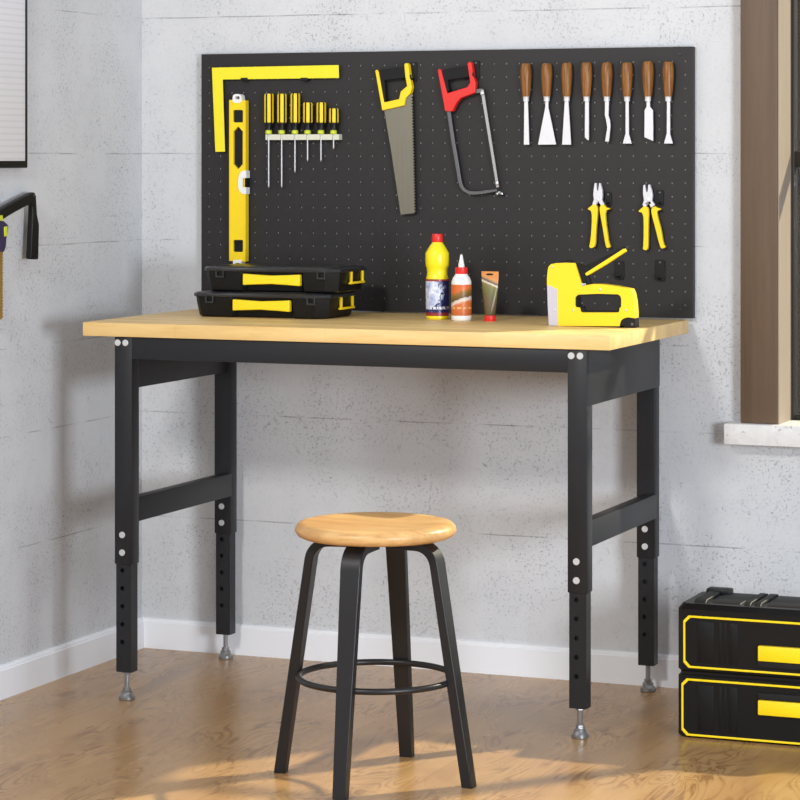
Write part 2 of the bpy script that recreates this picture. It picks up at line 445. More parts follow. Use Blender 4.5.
# ------------------------------------------------------------------ pegboard
PX0, PX1, PZ0, PZ1, PY = .1715, 1.3982, .8388, 1.4501, -.02
peg = thing('pegboard', 'large charcoal perforated pegboard on the concrete wall behind the workbench', 'pegboard', ((PX0+PX1)/2, 0, PZ0))
bm = nb(); NC, NR, PT, HR = 40, 19, .0305, .0026
gx = .1912-PT/2; gz = 1.4175-(NR-.5)*PT
grid = {}
def gv(i, j):
    if (i, j) not in grid:
        x = PX0 if i == 0 else PX1 if i == NC else gx+i*PT; z = PZ0 if j == 0 else PZ1 if j == NR else gz+j*PT
        grid[i, j] = bm.verts.new((x, PY, z))
    return grid[i, j]
for i in range(NC):
    for j in range(NR):
        cx, cz = gx+(i+.5)*PT, gz+(j+.5)*PT; a = [(-135+45*k)*PI/180 for k in range(8)]
        h = [bm.verts.new((cx+HR*math.cos(t), PY, cz+HR*math.sin(t))) for t in a]
        b = [bm.verts.new((cx+HR*math.cos(t), PY+.004, cz+HR*math.sin(t))) for t in a]
        c = [gv(i, j), gv(i+1, j), gv(i+1, j+1), gv(i, j+1)]
        for k in range(4):
            bm.faces.new((c[k], c[(k+1) % 4], h[(2*k+2) % 8], h[2*k+1], h[2*k]))
        for k in range(8): bm.faces.new((h[k], h[(k+1) % 8], b[(k+1) % 8], b[k]))
bd = [gv(i, 0) for i in range(NC)]+[gv(NC, j) for j in range(NR)]+[gv(i, NR) for i in range(NC, 0, -1)]+[gv(0, j) for j in range(NR, 0, -1)]
bk = [bm.verts.new((v.co.x, -.0006, v.co.z)) for v in bd]
for k in range(len(bd)): bm.faces.new((bd[k], bd[(k+1) % len(bd)], bk[(k+1) % len(bd)], bk[k]))
obj('perforated_panel', bm, MT['board'], peg, smooth=0)
bm = nb(); box(bm, PX0+.004, PX1-.004, PY+.0042, -.001, PZ0+.004, PZ1-.004); obj('hole_glint_sheet', bm, MT['holeglint'], peg)  # pale sheet standing in for the light caught in the holes
for x in (PX0+.030, PX1-.030):
    for z in (PZ0+.018, PZ1-.018):
        bm = nb(); lathe(bm, (x, PY, z), [(.0036, 0), (.0032, .0012), (.0008, .0018)], (0, -1, 0), 12); obj('screw', bm, MT['lid'], peg)

# black peg hooks (plate + bent peg)
def peg_hook(label, u0, u1, v0, v1):
    a, b = on(1, PY-.002, u0, v1), on(1, PY-.002, u1, v0); cx = (a.x+b.x)/2
    t = thing('peg_hook', label, 'hook', (cx, PY, a.z), 'black hooks on the pegboard')
    bm = nb(); w = (b.x-a.x)/2; r = w*.55
    prism(bm, [(a.x+w*.2, a.z), (b.x-w*.2, a.z), (b.x, a.z+.006), (b.x, b.z-.003), (b.x-w*.3, b.z), (a.x+w*.3, b.z), (a.x, b.z-.003), (a.x, a.z+.006)], PY-.0035, PY, 1); obj('hook_plate', bm, MT['hook'], t, bevel=.0006)
    bm = nb(); z = a.z+.006; tube(bm, [(cx, PY-.003, z), (cx, PY-.016, z), (cx, PY-.021, z+.003), (cx, PY-.022, z+.010)], .0022); obj('peg', bm, MT['hook'], t)
    bm = nb(); lathe(bm, (cx, PY-.0035, b.z-.006), [(.0026, 0), (.0022, .0010), (.0005, .0015)], (0, -1, 0), 12); obj('screw', bm, MT['dullsteel'], t, label='bright screw head')
peg_hook('black peg hook behind the handle of the yellow handsaw', 410.5, 417, 62, 82)
peg_hook('black peg hook behind the handle of the red hacksaw', 472.5, 479.5, 60.5, 80)
peg_hook('black peg hook beside the jaws of the left pliers', 605, 611.5, 192, 206)
peg_hook('black peg hook beside the jaws of the right pliers', 656.5, 663.5, 190, 206)
peg_hook('empty black peg hook above the lever end of the staple gun', 614.5, 624, 261, 279.5)
peg_hook('empty black peg hook below the right pliers', 655, 665, 260, 281)

# ------------------------------------------------------------------ tools on the pegboard
def on_board(name, label, cat, u, v, group=None):
    p = on(1, PY-.012, u, v); return thing(name, label, cat, (p.x, PY, p.z), group)

# steel square
t = on_board('carpenters_square', 'flat yellow L-shaped square at the top left of the pegboard', 'square', 215, 72)
y = PY-.012
bm = nb(); prism(bm, B(y, [(211.9, 67.6), (338.4, 65), (338.8, 78), (222.5, 79.5), (224.8, 151.7), (215.3, 151.9)]), y, y+.003, 1)
obj('blade', bm, MT['lemon'], t, bevel=.0005)
for u in (245, 305):
    bm = nb(); a = on(1, y+.003, u, 79.5); box(bm, a.x-.009, a.x+.009, y-.001, PY, a.z-.003, a.z, .0006)
    box(bm, a.x-.009, a.x+.009, y-.003, y-.001, a.z-.003, a.z+.004, .0006)
    obj('support_clip', bm, MT['hook'], t)

# spirit level
t = on_board('spirit_level', 'long yellow spirit level hanging upright under the yellow square', 'level', 238, 262)
y = PY-.024
def rect(u0, u1, v0, v1, c=1.1): return [(u0+c, v0), (u1-c, v0), (u1-c*.3, v0+c*.3), (u1, v0+c), (u1, v1-c), (u1-c*.3, v1-c*.3), (u1-c, v1), (u0+c, v1), (u0+c*.3, v1-c*.3), (u0, v1-c), (u0, v0+c), (u0+c*.3, v0+c*.3)]
holes = [B(y, rect(233, 242.8, 110, 122.4)), B(y, [(238, 126.3), (242.7, 131.5), (242.7, 164), (238, 169.3), (233.2, 164), (233.2, 131.5)]), B(y, rect(233.2, 242.9, 240, 252))]
bm = nb(); prism(bm, B(y, [(229, 99.8), (245.4, 100.4), (245.4, 178), (242.4, 178), (242.4, 187.2), (245.4, 187.2), (245.4, 261.8), (229, 261)]), y, y+.019, 1, holes); lv = obj('level_body', bm, MT['yellow'], t, bevel=.0007)
bm = nb()
for u in (230.4, 244.2): 
    a, b = on(1, y, u-.5, 260.5), on(1, y, u+.5, 101.5); box(bm, a.x, b.x, y-.0012, y+.001, a.z, b.z)
obj('edge_rib', bm, MT['yellow'], lv)
bm = nb(); prism(bm, B(y+.004, [(232, 108), (244, 108), (244, 123), (232, 123)]), y+.006, y+.018, 1); obj('plumb_window', bm, MT['vial'], lv)
bm = nb(); prism(bm, B(y+.004, [(232, 126), (244, 126), (244, 170), (232, 170)]), y+.008, y+.018, 1); obj('hand_slot', bm, MT['vial'], lv)
bm = nb(); prism(bm, B(y+.004, [(232, 239), (244, 239), (244, 253), (232, 253)]), y+.006, y+.018, 1); obj('plumb_window', bm, MT['vial'], lv)
bm = nb(); prism(bm, B(y-.002, [(246, 170.6), (242, 171), (239.3, 174), (238, 179), (238, 187), (239.5, 191.5), (242.5, 194), (246, 194.2), (246, 187.4), (242.6, 187.4), (242.6, 178), (246, 178)]), y-.0025, y+.02, 1)
vh = obj('vial_holder', bm, MT['whiteplastic'], t, bevel=.0006)
a, b = on(1, y, 242.5, 187), on(1, y, 245.6, 178.4); bm = nb(); box(bm, a.x, b.x+.0008, y+.0005, y+.0195, a.z, b.z); obj('vial', bm, MT['vial'], vh)
bm = nb(); prism(bm, B(y, smoothp([(232.4, 103), (232.6, 96), (234.5, 94), (239.5, 94), (241.4, 96), (241.8, 103)], 1)), y-.0008, y+.02, 1, [B(y, rect(235, 239.6, 96.2, 99.4))])
obj('end_cap', bm, MT['whiteplastic'], t, bevel=.0005)
bm = nb(); prism(bm, B(y, [(233, 259.8), (241.6, 259.8), (241.6, 266), (239.6, 266), (239.6, 263), (235.6, 263), (235.6, 266), (233, 266)]), y-.0008, y+.02, 1)
obj('end_cap', bm, MT['whiteplastic'], t, bevel=.0005)

# screwdriver rack and six screwdrivers
sdx = [268.7, 281.7, 295, 307.6, 321, 333.6]; YS = PY-.016
a, b = on(1, YS, 266, 140), on(1, YS, 339.5, 134.2)
bm = nb(); pts = [(a.x, PY)]+[(a.x, YS-.003)]
for u in sdx:
    x = on(1, YS, u, 137).x; pts += [(x-.0020, YS-.003), (x-.0020, YS+.0032), (x+.0020, YS+.0032), (x+.0020, YS-.003)]
pts += [(b.x, YS-.003), (b.x, PY)]
prism(bm, pts, a.z, b.z, 2); tag(obj('screwdriver_rack', bm, MT['cream'], at=((a.x+b.x)/2, PY, a.z), bevel=.0004), 'ivory slotted bar holding the six screwdrivers on the pegboard', 'rack')
tops = [93.8, 93.8, 93.5, 102.6, 102.5, 108.5]; ends = [187.7, 187.7, 172.6, 161.4, 161.4, 149]
sl = ['tall yellow screwdriver, leftmost of the row of six', 'tall yellow screwdriver, second from the left, with an equally long shaft', 'tall yellow screwdriver, third from left, with a shaft of middle length',
      'medium yellow screwdriver right beside the tall three', 'medium yellow screwdriver, next to the shortest one', 'shortest stubby yellow screwdriver, at the right end of the row of six']
def fluted(bm, x, y, z0, z1, r):
    ang = []; 
    for k in range(6):
        c = -PI/2+.42+k*PI/3; ang += [(c-.34, 0), (c+.34, 1), ]
    pr = []
    for c, kd in ang: pr.append((c, r))
    rs = []
    for z, q in ((z0, .82), (z0+.002, 1), (z1-.003, 1), (z1, .86)):
        rs.append([Vector((x+math.cos(c)*rr*q, y+math.sin(c)*rr*q, z)) for c, rr in pr])
    V = [[bm.verts.new(p) for p in r_] for r_ in rs]; n = len(pr)
    for i in range(3):
        for j in range(n):
            f = bm.faces.new((V[i][j], V[i][(j+1) % n], V[i+1][(j+1) % n], V[i+1][j])); f.material_index = 0 if j % 2 == 0 else 1
    bm.faces.new(V[0][::-1]); f = bm.faces.new(V[-1]); f.material_index = 1
for u, v0, v1, lb in zip(sdx, tops, ends, sl):
    zt = on(1, YS, u, v0).z; zh = on(1, YS, u, 122.9).z; zc = on(1, YS, u, 130).z; zr = on(1, YS, u, 134.2).z; p = on(1, YS, u, v1); x = p.x
    t = thing('screwdriver', lb, 'screwdriver', (x, YS, p.z), 'screwdrivers in the ivory rack')
    bm = nb(); fluted(bm, x+.0008, YS, zh, zt, .0114); obj('handle', bm, [MT['yellow'], MT['black']], t, smooth=0, label='yellow and black fluted handle')
    bm = nb(); lathe(bm, (x, YS, zc), [(.0088, 0), (.0080, (zh-zc)*.4), (.0105, zh-zc)], n=16); obj('grip_neck', bm, MT['black'], t)
    bm = nb(); lathe(bm, (x, YS, zr), [(.0062, 0), (.0080, .002), (.0080, zc-zr-.003), (.0066, zc-zr)], n=12); obj('collar', bm, MT['lime'], t)
    bm = nb(); cyl(bm, (x, YS, p.z+.004), (x, YS, zr+.002), .0019, n=10); lathe(bm, (x, YS, p.z), [(.0008, 0), (.0019, .004)], n=10); obj('shaft', bm, MT['steel'], t)

# handsaw
t = on_board('handsaw', 'handsaw with yellow and black handle and long tapering blade', 'saw', 398, 100)
y = PY-.016
bl = [(384, 109), (391, 150), (400.7, 214.7), (415, 213)]; k = 40
for i in range(k):
    f = i/k; u = 415.2-2.9*f; v = 212.5-118*f
    bl += [(u-1.3, v), (u+.7, v-1.5)]
bl += [(411.8, 93.5), (400, 100)]
bm = nb(); prism(bm, B(y, bl), y, y+.0016, 1); obj('blade', bm, MT['blade'], t, smooth=0)
bm = nb(); prism(bm, B(y-.006, [(150, 208), (156, 199), (168, 198), (185, 215), (240, 525), (390, 490), (405, 415), (470, 360), (450, 260), (440, 145), (448, 134), (468, 131), (483, 145), (497, 270), (518, 370), (505, 430), (455, 480), (442, 555), (220, 605)], 360, 50, 10), y-.006, y+.010, 1)
obj('handle_frame', bm, MT['yellow'], t, bevel=.0014)
bm = nb(); prism(bm, B(y-.004, [(178, 203), (225, 196), (444, 166), (458, 276), (290, 296), (244, 300), (256, 508), (238, 524)], 360, 50, 10), y-.0045, y+.0085, 1)
obj('grip', bm, MT['grip'], t, bevel=.0018)

# hacksaw
t = on_board('hacksaw', 'hacksaw with red and black handle and grey bow frame', 'saw', 455, 92)
y = PY-.016
bm = nb(); prism(bm, B(y-.006, [(437.5, 70.2), (439, 68.8), (441.2, 70), (447.1, 93.3), (457, 90.2), (467, 87), (470, 82.6), (467.1, 63.8), (468.4, 62), (470.2, 61.9), (471.7, 63.5), (473.3, 75.9), (475.6, 82.6), (475, 92.7), (466, 96), (460.4, 98.2), (457, 102), (452.3, 111.4), (444.9, 111.2)]), y-.006, y+.010, 1)
obj('handle_frame', bm, MT['red'], t, bevel=.0014)
bm = nb(); prism(bm, B(y-.004, [(440.8, 71.2), (446, 69), (468, 65.5), (469.6, 77), (452, 79.4), (447.4, 80.4), (449.3, 91), (446.6, 92.6)]), y-.0045, y+.0085, 1)
obj('grip', bm, MT['grip'], t, bevel=.0018)
bm = nb(); cen = [(448.6, 110), (450.6, 126), (453, 142), (456.5, 162), (459.6, 181), (461.3, 186.5), (464.2, 190.3), (468.5, 192.5), (474, 193), (483, 192.2), (497, 190.2)]
L = []; R = []
for i, (u, v) in enumerate(cen):
    a = Vector(cen[max(i-1, 0)]); b = Vector(cen[min(i+1, len(cen)-1)]); d = (b-a).normalized(); w = 1.9 if i < len(cen)-1 else 1.3
    L.append((u-d.y*w, v+d.x*w)); R.append((u+d.y*w, v-d.x*w))
prism(bm, B(y, L+R[::-1]), y, y+.008, 1); obj('bow_frame', bm, MT['dullsteel'], t, bevel=.001)
bm = nb(); prism(bm, B(y, [(474.5, 89.3), (482.5, 88.2), (483.6, 92.4), (475, 93.6)]), y, y+.008, 1); obj('front_post', bm, MT['dullsteel'], t, bevel=.0008)
bm = nb(); prism(bm, B(y-.001, [(480.6, 90), (483.6, 89.6), (499, 187), (496.4, 187.6)]), y-.001, y+.0002, 1); obj('blade', bm, MT['bladegrey'], t)
for u, v in ((482.2, 93.5), (497.3, 183.5)):
    bm = nb(); a = on(1, y, u, v); lathe(bm, (a.x, y-.0003, a.z), [(.0042, 0), (.0040, .0030), (.0015, .0038)], (0, -1, 0), 12)
    obj('blade_pin', bm, MT['zinc'], t)
a = on(1, y, 498.8, 193); bm = nb(); lathe(bm, (a.x, y+.004, a.z-.003), [(.0035, 0), (.0050, .003), (.0035, .007)], n=12)
for s in (-1, 1): lathe(bm, (a.x+s*.0055, y+.004, a.z-.0015), [(.0008, -.004), (.0036, -.002), (.0036, .002), (.0008, .004)], (0, 1, 0), 10)
obj('wing_nut', bm, MT['zinc'], t)

# eight wood-handled chisels
chx = [71, 163, 252, 340, 430, 520, 613, 703]; cht = [60, 60, 58, 56, 56, 56, 50, 53]
CHB = [[(63, 226), (79, 226), (85, 421), (61, 421)],
       [(157, 226), (170, 226), (170, 255), (204, 420), (124, 421), (156, 255)],
       [(243, 226), (259, 226), (271, 421), (231, 421)],
       [(333, 226), (350, 226), (350, 401), (341, 398), (332, 388)],
       [(422, 226), (439, 226), (437, 290), (444, 312), (446, 340), (439, 407), (422, 407), (432, 345), (426, 308), (421, 290)],
       [(513, 226), (527, 226), (528, 372), (540, 416), (501, 416), (513, 372)],
       [(607, 226), (621, 226), (622, 252), (635, 268), (636, 405), (597, 388), (598, 268), (606, 252)],
       [(697, 226), (711, 226), (711, 372), (723, 416), (684, 416), (696, 372)]]
chl = ['straight narrow chisel with wooden handle, leftmost of the row of eight', 'wooden handled scraper with wide flaring triangular blade', 'wooden handled chisel with tall slim wedge blade beside the wide scraper',
       'wooden handled carving knife with thin slanted tip, fourth in the row', 'wooden handled gouge with bent wavy blade', 'wooden handled chisel with small fishtail tip between the bent gouge and the skew knife',
       'wooden handled skew knife with broad angled blade', 'wooden handled chisel with small fishtail tip, rightmost of the row of eight']
YC = PY-.0135
for cx, ct, bp, lb in zip(chx, cht, CHB, chl):
    U = lambda x: 510+x/4.444
    Vv = lambda q: 50+q/4.444
    p = on(1, YC, U(cx), Vv(226)); x = p.x
    t = thing('wood_chisel', lb, 'chisel', (x, YC, p.z), 'wood handled chisels on the pegboard')
    zt = on(1, YC, U(cx), Vv(ct)).z; zb = on(1, YC, U(cx), Vv(207)).z; zf = p.z; h = zt-zb
    bm = nb(); lathe(bm, (x, YC, zb), [(.0085, 0), (.0100, h*.12), (.0118, h*.4), (.0130, h*.65), (.0126, h*.82), (.0112, h*.95), (.0095, h)], n=20)
    obj('handle', bm, MT['hwood'], t, at=(x+random.uniform(-.02, .02), YC+random.uniform(-.02, .02), zb+random.uniform(-.05, .05)))
    bm = nb(); lathe(bm, (x, YC, zf-.001), [(.0068, 0), (.0068, zb-zf-.001), (.0078, zb-zf+.001)], n=16); obj('ferrule', bm, MT['chisel'], t)
    bm = nb(); prism(bm, B(YC-.0015, bp, 510, 50, 4.444), YC-.0015, YC+.0015, 1); obj('blade', bm, MT['chisel'], t, bevel=.0005, label='bright steel blade')

# two pliers
PL = [dict(j=[(163, 88), (175, 86), (179, 138), (187, 138), (193, 86), (202, 88), (213, 130), (215, 165), (213, 200), (228, 228), (208, 242), (187, 207), (166, 242), (148, 228), (158, 195), (154, 165), (157, 128)],
           l=[(140, 240), (150, 228), (178, 236), (183, 262), (180, 300), (170, 420), (168, 500), (150, 522), (125, 518), (131, 490), (139, 430), (145, 310), (137, 268), (115, 263), (118, 255)],
           r=[(195, 240), (225, 228), (238, 250), (265, 255), (262, 262), (233, 270), (236, 350), (249, 430), (256, 485), (270, 515), (245, 522), (235, 505), (215, 380), (196, 280)]),
      dict(j=[(488, 102), (498, 97), (507, 146), (516, 146), (521, 97), (532, 98), (544, 135), (549, 168), (546, 205), (565, 232), (540, 252), (520, 217), (500, 252), (482, 234), (492, 202), (486, 162), (486, 130)],
           l=[(478, 252), (490, 240), (520, 248), (523, 290), (520, 340), (519, 500), (514, 535), (482, 532), (488, 505), (490, 330), (482, 285), (453, 278), (458, 270)],
           r=[(540, 255), (565, 240), (579, 252), (605, 257), (601, 266), (576, 272), (581, 310), (606, 400), (619, 490), (638, 515), (610, 527), (597, 510), (565, 380), (540, 290)])]
for d, lb, u, v in zip(PL, ('yellow handled pliers, the left of the pair, above the staple gun lever', 'yellow handled pliers, the right of the pair, near the right edge of the pegboard'), (599, 652), (200, 203)):
    t = on_board('pliers', lb, 'pliers', u, v, 'yellow handled pliers'); y = PY-.016
    bm = nb(); prism(bm, B(y, d['j'], 570, 170, 6.667), y, y+.009, 1)
    xs = [q[0] for q in d['j']]; a = on(1, y, 570+(min(xs)+max(xs))/2/6.667, 170+198/6.667)
    lathe(bm, (a.x, y+.001, a.z), [(.0052, 0), (.0050, .002), (.0010, .0026)], (0, -1, 0), 14); obj('jaws', bm, MT['chisel'], t, bevel=.0008, label='bright steel jaws')
    for q in ('l', 'r'):
        bm = nb(); prism(bm, B(y-.002, smoothp(d[q], 1), 570, 170, 6.667), y-.001, y+.009, 1); obj('handle', bm, MT['yellow'], t, bevel=.0016)

# ------------------------------------------------------------------ things on the bench
def tool_case(label, dx, dy, z):
    x0, x1, y0, y1 = .305+dx, .639+dx, -.340+dy, -.155+dy
    t = thing('tool_case', label, 'tool case', ((x0+x1)/2, (y0+y1)/2, z), 'flat black tool cases')
    # body: front recess behind the handle, chamfered corners, narrower at the bottom
    c = .012; hx0, hx1 = x0+.097, x0+.251
    def out(g, r): return [(x0+g+c, y0+g), (hx0, y0+g), (hx0+.008, y0+g+r), (hx1-.008, y0+g+r), (hx1, y0+g), (x1-g-c*2, y0+g), (x1-g, y0+g+c*2), (x1-g, y1-g-c), (x1-g-c, y1-g), (x0+g+c, y1-g), (x0+g, y1-g-c), (x0+g, y0+g+c)]
    bm = nb(); rings(bm, [[Vector((p[0], p[1], zz)) for p in out(g, .012)] for g, zz in ((.014, z), (.009, z+.004), (.004, z+.036), (.003, z+.047))])
    obj('case_body', bm, MT['caseblack'], t, bevel=.001)
    bm = nb(); rings(bm, [[Vector((p[0], p[1], zz)) for p in out(g, .004)] for g, zz in ((.000, z+.0465), (-.001, z+.049), (.000, z+.054), (.004, z+.0570))])
    ld = obj('lid', bm, MT['lid'], t, bevel=.0008)
    bm = nb(); box(bm, x0+.02, x1-.02, y0+.03, y1-.02, z+.0565, z+.0580, .001); obj('lid_panel', bm, MT['lid'], ld)
    bm = nb(); ya = y0-.003; hw = []
    top = [(hx0+.006, z+.042), (hx0+.03, z+.0405), ((hx0+hx1)/2, z+.0385), (hx1-.03, z+.0405), (hx1-.006, z+.042)]
    bot = [(hx1-.006, z+.016), (hx1-.03, z+.0175), ((hx0+hx1)/2, z+.0195), (hx0+.03, z+.0175), (hx0+.006, z+.016)]
    prism(bm, top+bot, ya, ya+.014, 1); obj('handle', bm, MT['yellow'], t, bevel=.002, label='yellow front handle')
    for xa in (x0+.044, x0+.297):
        bm = nb(); prism(bm, [(xa-.0105, z+.032), (xa+.0105, z+.032), (xa+.0105, z+.053), (xa-.0105, z+.053)], y0-.002, y0+.003, 1, [[(xa-.007, z+.036), (xa+.007, z+.036), (xa+.007, z+.049), (xa-.007, z+.049)]])
        obj('latch', bm, MT['lid'], t, bevel=.0006)
    bm = nb(); ye, yf = y1-.100, y1-.028; X = x1-.004
    box(bm, X, X+.006, ye, ye+.0065, z+.022, z+.047, .001); box(bm, X, X+.006, yf-.0065, yf, z+.022, z+.047, .001); box(bm, X, X+.0075, ye-.006, yf+.003, z+.0185, z+.0235, .001)
    obj('side_clip', bm, MT['yellow'], t, label='yellow U-shaped side clip')
tool_case('flat black tool case with yellow handle, resting on the bench top, lower of two', 0, 0, H)
tool_case('flat black tool case with yellow handle stacked on the other case', .020, .012, H+.058)

p = on(2, H, 437.3, 319); bx, by = p.x, p.y
t = thing('cleaner_bottle', 'tall yellow bottle with red cap and blue label beside the glue bottle', 'bottle', (bx, by, H))
bm = nb(); lathe(bm, (bx, by, H), [(.0230, 0), (.0258, .003), (.0258, .088), (.0250, .094), (.0234, .100), (.0230, .106), (.0238, .114), (.0256, .119), (.0268, .124), (.0270, .132), (.0268, .146), (.0262, .150), (.0190, .162), (.0128, .1715), (.0118, .173), (.0118, .178)], n=40)
obj('bottle_body', bm, MT['bottle'], t)
bm = nb(); lathe(bm, (bx, by, H+.004), [(.0259, .004), (.0262, .0042), (.0262, .0865), (.0259, .0867)], n=40); obj('label', bm, MT['cleaner'], t, at=(bx, by, H), label='blue label with white splash')
bm = nb(); lathe(bm, (bx, by, H+.1735), [(.0122, 0), (.0126, .001), (.0124, .016), (.0116, .0185), (.004, .019)], n=32); obj('cap', bm, MT['red'], t, label='red screw cap')

p = on(2, H, 461.4, 320.6); bx, by = p.x, p.y
t = thing('glue_bottle', 'white glue bottle with pointed nozzle and orange label, between cleaner bottle and tube', 'bottle', (bx, by, H))
bm = nb(); lathe(bm, (bx, by, H), [(.0195, 0), (.0222, .003), (.0225, .006), (.0225, .084), (.0219, .088), (.0195, .095), (.0145, .102), (.0130, .106)], n=40); obj('bottle_body', bm, MT['whiteplastic'], t)
bm = nb(); lathe(bm, (bx, by, H+.012), [(.0226, 0), (.0228, .0002), (.0228, .0690), (.0226, .0692)], n=40); obj('label', bm, MT['glue'], t, at=(bx, by, H+.01), label='orange printed label')
bm = nb(); lathe(bm, (bx, by, H+.1045), [(.0138, 0), (.0142, .001), (.0140, .014), (.0110, .0150)], n=32); obj('collar', bm, MT['red'], t, label='red collar')
bm = nb(); lathe(bm, (bx, by, H+.1190), [(.0070, 0), (.0068, .006), (.0058, .010), (.0030, .026), (.0022, .0285), (.0006, .029)], n=24); obj('nozzle', bm, MT['whiteplastic'], t)

p = on(2, H, 490, 321); bx, by = p.x, p.y
t = thing('glue_tube', 'small squeeze tube with orange flat end standing on its red cap', 'tube', (bx, by, H))
bm = nb(); rs = []
for z, a, b in ((.012, .0105, .0105), (.018, .0120, .0118), (.035, .0145, .0105), (.060, .0176, .0072), (.085, .0193, .0036), (.095, .0200, .0014), (.1105, .0204, .0012)):
    rs.append([Vector((bx+a*math.cos(2*PI*k/28), by+b*math.sin(2*PI*k/28), H+z)) for k in range(28)])
rings(bm, rs); obj('tube_body', bm, MT['tube'], t, at=(bx, by, H))
bm = nb(); prism(bm, smoothp([(bx-.008, H+.1020), (bx+.008, H+.1020), (bx+.008, H+.1060), (bx-.008, H+.1060)], 1), by-.0024, by+.0024, 1); obj('hanging_slot', bm, MT['hole'], t)
bm = nb(); lathe(bm, (bx, by, H), [(.0132, 0), (.0135, .001), (.0125, .012), (.0105, .013)], n=24); obj('cap', bm, MT['red'], t, label='red cap')

# staple gun
YG0, YG1 = -.356, -.328; SC = 7.2727
g0 = on(2, H, 594, 326.5)
t = thing('staple_gun', 'yellow and black hand staple gun standing on the right end of the bench', 'staple gun', (g0.x, (YG0+YG1)/2, H))
G = lambda pts, y=YG0: B(y, [(52+(x-52)*(.957 if q > 385 or x < 310 else .957+.04*min(1, (x-310)/200)), q) for x, q in pts], 540, 230, SC)
def floor_clip(pts): return [(x, max(z, H+.0005)) for x, z in pts]
body = [(50, 392), (50, 350), (56, 290), (62, 266), (80, 249), (120, 241), (190, 238), (265, 240), (312, 388), (345, 402), (400, 393), (470, 395), (560, 405), (640, 420), (686, 430), (700, 462), (712, 520), (719, 600), (719, 642), (660, 637), (628, 646), (612, 665), (604, 700), (130, 700), (64, 697), (58, 560)]
hole = [(272, 488), (292, 472), (440, 466), (588, 470), (606, 482), (613, 505), (612, 558), (600, 567), (598, 590), (590, 597), (325, 597), (312, 590), (306, 562), (278, 560), (271, 545)]
bm = nb(); prism(bm, floor_clip(G(body)), YG0, YG1, 1, [G(hole)]); gb = obj('gun_body', bm, MT['gunyellow'], t, bevel=.0022)
hc = G(hole); mx = sum(q[0] for q in hc)/len(hc); mz = sum(q[1] for q in hc)/len(hc)
bm = nb(); prism(bm, [(mx+(q[0]-mx)*1.012, mz+(q[1]-mz)*1.03) for q in hc], YG0-.0012, YG1+.001, 1, [[(mx+(q[0]-mx)*.95, mz+(q[1]-mz)*.87) for q in hc]]); obj('grip_liner', bm, MT['black'], gb)
bm = nb(); prism(bm, floor_clip(G([(50, 398), (90, 412), (130, 432), (134, 702), (63, 698), (55, 560)], YG0-.0012)), YG0-.0012, YG1+.0012, 1); obj('nose_plate', bm, MT['lightgrey'], t, bevel=.001, label='pale grey nose plate')
bm = nb(); prism(bm, floor_clip(G([(602, 706), (606, 680), (616, 655), (634, 643), (665, 635), (719, 642), (721, 712), (602, 712)], YG0-.001)), YG0-.001, YG1+.001, 1)
a, b = G([(64, 700)])[0], G([(721, 712)])[0]; box(bm, a[0], b[0], YG0+.004, YG1-.004, H, H+.0032); rp = obj('magazine', bm, MT['black'], t, bevel=.001, label='black magazine base and rear cap')
bm = nb(); q = on(1, YG0-.001, 540+672/SC, 230+684/SC); cyl(bm, (q.x, YG0-.003, q.z), (q.x, YG0+.002, q.z), .0030, n=14); obj('release_button', bm, MT['dullsteel'], rp)
bm = nb(); ym = (YG0+YG1)/2
prism(bm, G([(54, 300), (60, 262), (80, 242), (160, 226), (205, 220), (262, 232), (330, 258), (352, 252), (430, 214), (520, 166), (604, 120), (624, 117), (628, 142), (345, 316), (352, 345), (372, 398), (352, 404), (318, 388), (268, 250), (190, 241), (80, 254), (64, 270)]), YG0+.005, YG1-.003, 1)
lvv = obj('lever', bm, MT['black'], t, bevel=.0016, label='black squeeze lever raised at an angle')
bm = nb(); prism(bm, G([(338, 314), (470, 226), (606, 137), (622, 136), (622, 158), (490, 246), (357, 330), (343, 331)], YG0-.001), YG0-.001, YG0+.012, 1); obj('lever_strip', bm, MT['yellow'], lvv, bevel=.001, label='yellow strip along the lever')
for x, z, r in ((92, 270, .0022), (455, 435, .0028), (250, 585, .0026), (652, 585, .0026), (112, 585, .0024), (322, 398, .0038), (340, 396, .0026)):
    q = on(1, YG0, 540+(52+(x-52)*.957)/SC, 230+z/SC); bm = nb(); y_ = YG0-(.0012 if x == 112 else 0)
    lathe(bm, (q.x, y_, q.z), [(r, 0), (r*.85, .0009), (.0004, .0013)], (0, -1, 0), 14); obj('screw', bm, MT['zinc'], gb)

